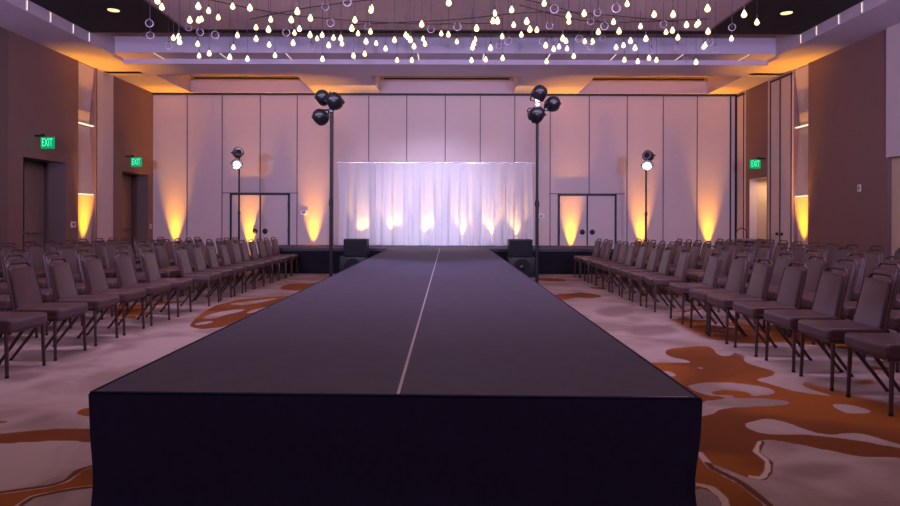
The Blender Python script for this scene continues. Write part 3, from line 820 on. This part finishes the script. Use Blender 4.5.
ct = thing('service_cart', 'dark service cart with curved push handle beside the lit right doorway', 'cart', (7.72, 16.3, 0))
a = MB(); a.rbox(-0.33, 0.33, -0.25, 0.25, 0.80, 0.84, 0.008, 2); a.build('top', M['leaf'], ct)
a = MB(); a.rbox(-0.30, 0.30, -0.22, 0.22, 0.18, 0.80, 0.008, 1); a.build('body', M['black'], ct)
a = MB(); P = [(-0.36, 0, 0.5), (-0.37, 0, 0.9)]
for k in range(9):
    an = PI-PI*k/8; P.append((-0.24+0.13*math.cos(an), 0, 0.98+0.13*math.sin(an)))
P += [(-0.11, 0, 0.84)]
a.tube(P, 0.014, 8); a.build('handle', M['steel'], ct)
for sx in (-1, 1):
    for sy in (-1, 1):
        a = MB(); a.tube([(sx*0.25, sy*0.18-0.02, 0.07), (sx*0.25, sy*0.18+0.02, 0.07)], 0.07, 14); a.box(sx*0.25-0.02, sx*0.25+0.02, sy*0.18-0.03, sy*0.18+0.03, 0.1, 0.185); a.build('wheel', M['black'], ct)
# corridor light behind the lit doorway and the opening on the right
area_light('corridor_light', (XR+0.46, 16.7, 2.36), (0, 0, 0), (0.5, 0.6), 9, (1.0, 0.62, 0.25))

# ------------------------------------------------------------------ pendants
pend0 = None
def pendant_proto(glow):
    o = thing('pendant_light' if glow else 'glass_globe', 'x', 'pendant' if glow else 'glass globe')
    if glow:
        a = MB(); a.lathe([(0.006, 0.062), (0.014, 0.045), (0.026, 0.022), (0.036, 0.0), (0.037, -0.014), (0.028, -0.032), (0.012, -0.042)], 12); a.build('bulb', M['bulb'], o)
        a = MB(); a.lathe([(0.009, 0.058), (0.009, 0.11), (0.003, 0.115)], 8); a.build('socket', M['steel'], o)
    else:
        bm = bmesh.new(); bmesh.ops.create_uvsphere(bm, u_segments=16, v_segments=10, radius=0.06)
        a = MB(); a.frombm(bm); a.build('globe', M['glass'], o)
        a = MB(); a.lathe([(0.014, 0.056), (0.014, 0.075), (0.004, 0.08)], 8); a.build('cap', M['steel'], o)
    return o
A = [(95,10),(120,45),(325,40),(383,65),(518,40),(615,48),(437,102),(277,118),(326,118),(342,112),(185,218),(215,212),(220,240),(322,252),(330,318),(387,305),(545,203),(523,270),
     (503,325),(602,335),(650,158),(720,170),(650,222),(732,113),(845,113),(757,315),(724,255)]
B = [(38,68),(112,105),(5,115),(50,165),(22,188),(15,245),(110,200),(150,220),(178,200),(242,215),(283,218),(290,248),(215,257),(180,335),(345,162),(380,190),(450,180),(455,45),(452,60),
     (362,115),(425,235),(482,245),(535,275),(418,305),(355,315),(585,227),(600,340),(648,198),(660,210),(675,226),(695,262),(683,340),(738,138),(746,220),(757,248),(848,190),(888,195),(890,15)]
Cc = [(48,15),(203,160),(92,235),(195,222),(188,245),(180,268),(282,270),(175,340),(255,335),(350,327),(347,205),(305,75),(295,118),(320,118),(412,140),(485,120),(455,195),(503,165),
      (542,168),(400,55),(583,18),(722,120),(720,88),(808,75),(888,178),(853,235),(812,232),(688,215),(706,230),(592,255),(637,275),(667,262),(712,272),(750,315),(597,345)]
D = [(183,18),(318,70),(413,70),(585,40),(115,108),(250,130),(143,155),(378,158),(410,150),(437,185),(480,122),(540,112),(530,122),(588,155),(575,222),(566,232),(705,190),(768,68),(832,108),
     (277,192),(165,225),(200,203),(223,238),(128,235),(170,298),(237,305),(293,288),(330,298),(528,308),(10,207)]
pts = [(140+x/5.625, y/5.625) for x, y in A]+[(290+x/5.625, y/5.625) for x, y in B]+[(440+x/5.625, y/5.625) for x, y in Cc]+[(590+x/5, y/5) for x, y in D]
G = [(140+x/5.625, y/5.625) for x, y in ((50,135),(55,203),(420,200),(820,185),(270,160),(335,185),(160,262))] + [(290+x/5.625, y/5.625) for x, y in ((225,130),(318,12),(790,165),(195,40),(118,262),(435,150))] \
  + [(440+x/5.625, y/5.625) for x, y in ((95,150),(613,142),(845,118),(572,230),(380,230),(780,215),(640,48),(625,232),(330,255),(845,260))] + [(590+x/5, y/5) for x, y in ((128,38),(365,118),(708,133),(597,208),(305,250),(625,243),(62,190),(70,128),(435,230),(478,295),(35,60))]
ZH = 4.955
rnd = random.Random(11)
def hang(px, py, proto, placed):
    best = None
    lim = 12.15
    if px != CX: lim = min(lim, 4.95*F/abs(px-CX))
    dmax = min(lim, F*(4.72-H)/(CY-py)); dmin = max(6.0, F*(4.05-H)/(CY-py))
    if dmin > dmax: dmin = dmax-0.1
    for _ in range(12):
        d = rnd.uniform(dmin, dmax); p = at(px, py, d)
        g = min([(p-q).length for q in placed] or [9])
        if best is None or g > best[0]: best = (g, p)
        if g > 0.35: break
    placed.append(best[1]); return best[1]
placed = []
gp, cp = pendant_proto(True), pendant_proto(False)
def region(px, py):
    side = 'left end' if px < 190 else 'left part' if px < 330 else 'middle' if px < 540 else 'right part' if px < 700 else 'right end'
    row = 'lowest tier' if py > 50 else 'middle tier' if py > 25 else 'upper tier'
    return side, row
cnt = {}
jobs = sorted([(px, py, True) for px, py in pts]+[(px, py, False) for px, py in G])
for (px, py, glow) in jobs:
    p = hang(px, py, None, placed)
    s, rw_ = region(px, py); key = (s, rw_, glow); cnt[key] = cnt.get(key, 0)+1; k = cnt[key]
    nth = ORD[k-1] if k <= 20 else 'twenty-first'
    if glow: lab = 'glowing teardrop bulb, %s from left in the %s, %s of the pendants' % (nth, rw_, s)
    else: lab = 'clear unlit glass globe, %s from left in the %s, %s of the pendants' % (nth, rw_, s)
    src = gp if glow else cp
    if src['label'] == 'x':
        o = src; o.location = p; o['label'] = lab; o['group'] = 'glowing pendants under the canopy' if glow else 'clear globes among the pendants'
    else: o = dup(src, p, (0, 0, rnd.uniform(0, 6.28)), lab)
    cw = MB(); cw.tube([(0, 0, 0.11 if glow else 0.075), (0, 0, ZH-p.z)], 0.0032, 5); wo = cw.build('wire', M['steel'])
    wo.parent = o

# ------------------------------------------------------------------ banquet chairs (face +x)
def make_chair():
    c = thing('banquet_chair', 'x', 'chair')
    def cushion(x0, x1, y0, y1, z0, z1, r, taper=0.0):
        bm = bmesh.new(); bmesh.ops.create_cube(bm, size=1)
        for v in bm.verts:
            X = x0 if v.co.x < 0 else x1; ww = taper if v.co.x < 0 else 0
            v.co = Vector((X, (y0+ww) if v.co.y < 0 else (y1-ww), z0 if v.co.z < 0 else z1))
        bmesh.ops.bevel(bm, geom=bm.edges[:], offset=r, segments=4, profile=0.6, affect='EDGES')
        return bm
    a = MB(); bm = cushion(-0.20, 0.23, -0.243, 0.243, 0.372, 0.478, 0.034, 0.018)
    for v in bm.verts:
        if v.co.z > 0.45: v.co.z += 0.014*(1-(v.co.y/0.243)**2)*(1-((v.co.x-0.01)/0.22)**2)
    a.frombm(bm); s = a.build('seat', M['vinyl'], c)
    # welt cord round the seat
    ring = []
    for (x, y) in ((0.215, -0.205), (0.19, -0.236), (-0.17, -0.219), (-0.195, -0.195), (-0.195, 0.195), (-0.17, 0.219), (0.19, 0.236), (0.215, 0.205), (0.222, 0), (0.215, -0.205)): ring.append((x*1.03, y*1.025, 0.398))
    a = MB(); a.tube(ring, 0.006, 6); a.build('welt', M['vinyl2'], s)
    # backrest: slightly tapered padded panel leaning back, handle loop on top
    z0, z1 = 0.455, 0.838
    bx_ = lambda z: -0.205-(z-0.45)*0.235
    bm = bmesh.new(); bmesh.ops.create_cube(bm, size=1)
    bmesh.ops.bevel(bm, geom=bm.edges[:], offset=0.10, segments=4, profile=0.6, affect='EDGES')
    for v in bm.verts:
        t = v.co.z+0.5; z = z0+(z1-z0)*t; hw = 0.185-0.018*t
        x = bx_(z)+v.co.x*0.040
        if v.co.x > 0: x += 0.012*(1-(v.co.y*2)**2)
        v.co = Vector((x, v.co.y*2*hw, z))
    a = MB(); a.frombm(bm); b = a.build('backrest', M['vinyl'], c)
    a = MB()
    q = [(bx_(z0+0.012)+0.022, -0.176, z0+0.012), (bx_(z1-0.012)+0.022, -0.159, z1-0.012), (bx_(z1-0.012)+0.022, 0.159, z1-0.012), (bx_(z0+0.012)+0.022, 0.176, z0+0.012), (bx_(z0+0.012)+0.022, -0.176, z0+0.012)]
    a.tube(q, 0.005, 6); a.build('welt', M['vinyl2'], b)
    a = MB(); fr = []
    for (z, y) in ((0.372, -0.20), (0.52, -0.187), (0.80, -0.172), (0.838, -0.165), (0.850, -0.145), (0.868, -0.130), (0.878, -0.112), (0.878, 0.112), (0.868, 0.130), (0.850, 0.145), (0.838, 0.165), (0.80, 0.172), (0.52, 0.187), (0.372, 0.20)):
        fr.append((bx_(z)-0.012, y, z))
    a.tube(fr, 0.0125, 8); a.build('back_frame', M['legmetal'], c)
    for s_ in (-1, 1):
        a = MB(); a.tube([(0.18, s_*0.215, 0.38), (0.188, s_*0.222, 0.36), (0.20, s_*0.228, 0.0)], [0.016, 0.016, 0.0135], 8); l = a.build('leg', M['legmetal'], c)
        a = MB(); a.tube([(0.20, s_*0.228, 0.0), (0.1995, s_*0.228, 0.02)], 0.015, 8); a.build('foot_cap', M['black'], l)
        a = MB(); a.tube([(0.10, s_*0.205, 0.38), (0.03, s_*0.212, 0.33), (-0.22, s_*0.230, 0.0)], [0.016, 0.016, 0.0135], 8); l = a.build('leg', M['legmetal'], c)
        a = MB(); a.tube([(-0.22, s_*0.230, 0.0), (-0.206, s_*0.229, 0.02)], 0.015, 8); a.build('foot_cap', M['black'], l)
    a = MB(); a.tube([(0.19, -0.2, 0.365), (0.19, 0.2, 0.365)], 0.011, 6); a.tube([(-0.19, -0.228, 0.372), (-0.19, 0.228, 0.372)], 0.011, 6)
    for s_ in (-1, 1): a.tube([(0.19, s_*0.218, 0.37), (-0.228, s_*0.222, 0.375)], 0.011, 6)
    a.build('seat_frame', M['legmetal'], c)
    return c
proto = make_chair()
DL = [15.02, 14.47, 13.9, 13.35, 12.8, 12.25, 11.68, 11.05, 10.45, 9.82, 8.74, 8.05, 7.38, 6.76, 6.1, 5.45, 4.85]
DR = [14.60, 14.08, 13.55, 13.0, 12.45, 11.87, 11.25, 10.6, 9.98, 9.3, 8.27, 7.55, 6.97, 6.34, 5.73, 5.12, 4.5, 3.95]
# the traced depths are those of the backrests; keep every chair at least a chair's width from the next
rnd = random.Random(21); used = False
ROWN = ['front row', 'second row', 'third row', 'fourth row', 'back row']
n_ch = 0
for sd, rows, D_, rz in (('left', (-3.80, -4.68, -5.56, -6.44, -7.28), DL, 0), ('right', (3.15, 4.05, 4.97, 5.90, 6.80), DR, PI)):
    for ri, X in enumerate(rows):
        for k, d in enumerate(D_):
            y = d + (rnd.uniform(-0.015, 0.015) if ri else 0)
            px = CX+F*X/y
            if px < -28 or px > 928: continue
            yaw = rz + math.radians(rnd.uniform(-2.5, 2.5))
            loc = (X+rnd.uniform(-0.02, 0.02), y, 0)
            lab = 'brown vinyl banquet chair %s of runway, %s, %s chair from the stage' % (sd, ROWN[ri], ORD[k])
            if not used:
                o = proto; o.location = loc; o.rotation_euler = (0, 0, yaw); o['label'] = lab; used = True
            else: o = dup(proto, loc, (0, 0, yaw), lab)
            o['group'] = 'banquet chairs %s of the runway' % sd; n_ch += 1
print('chairs', n_ch)
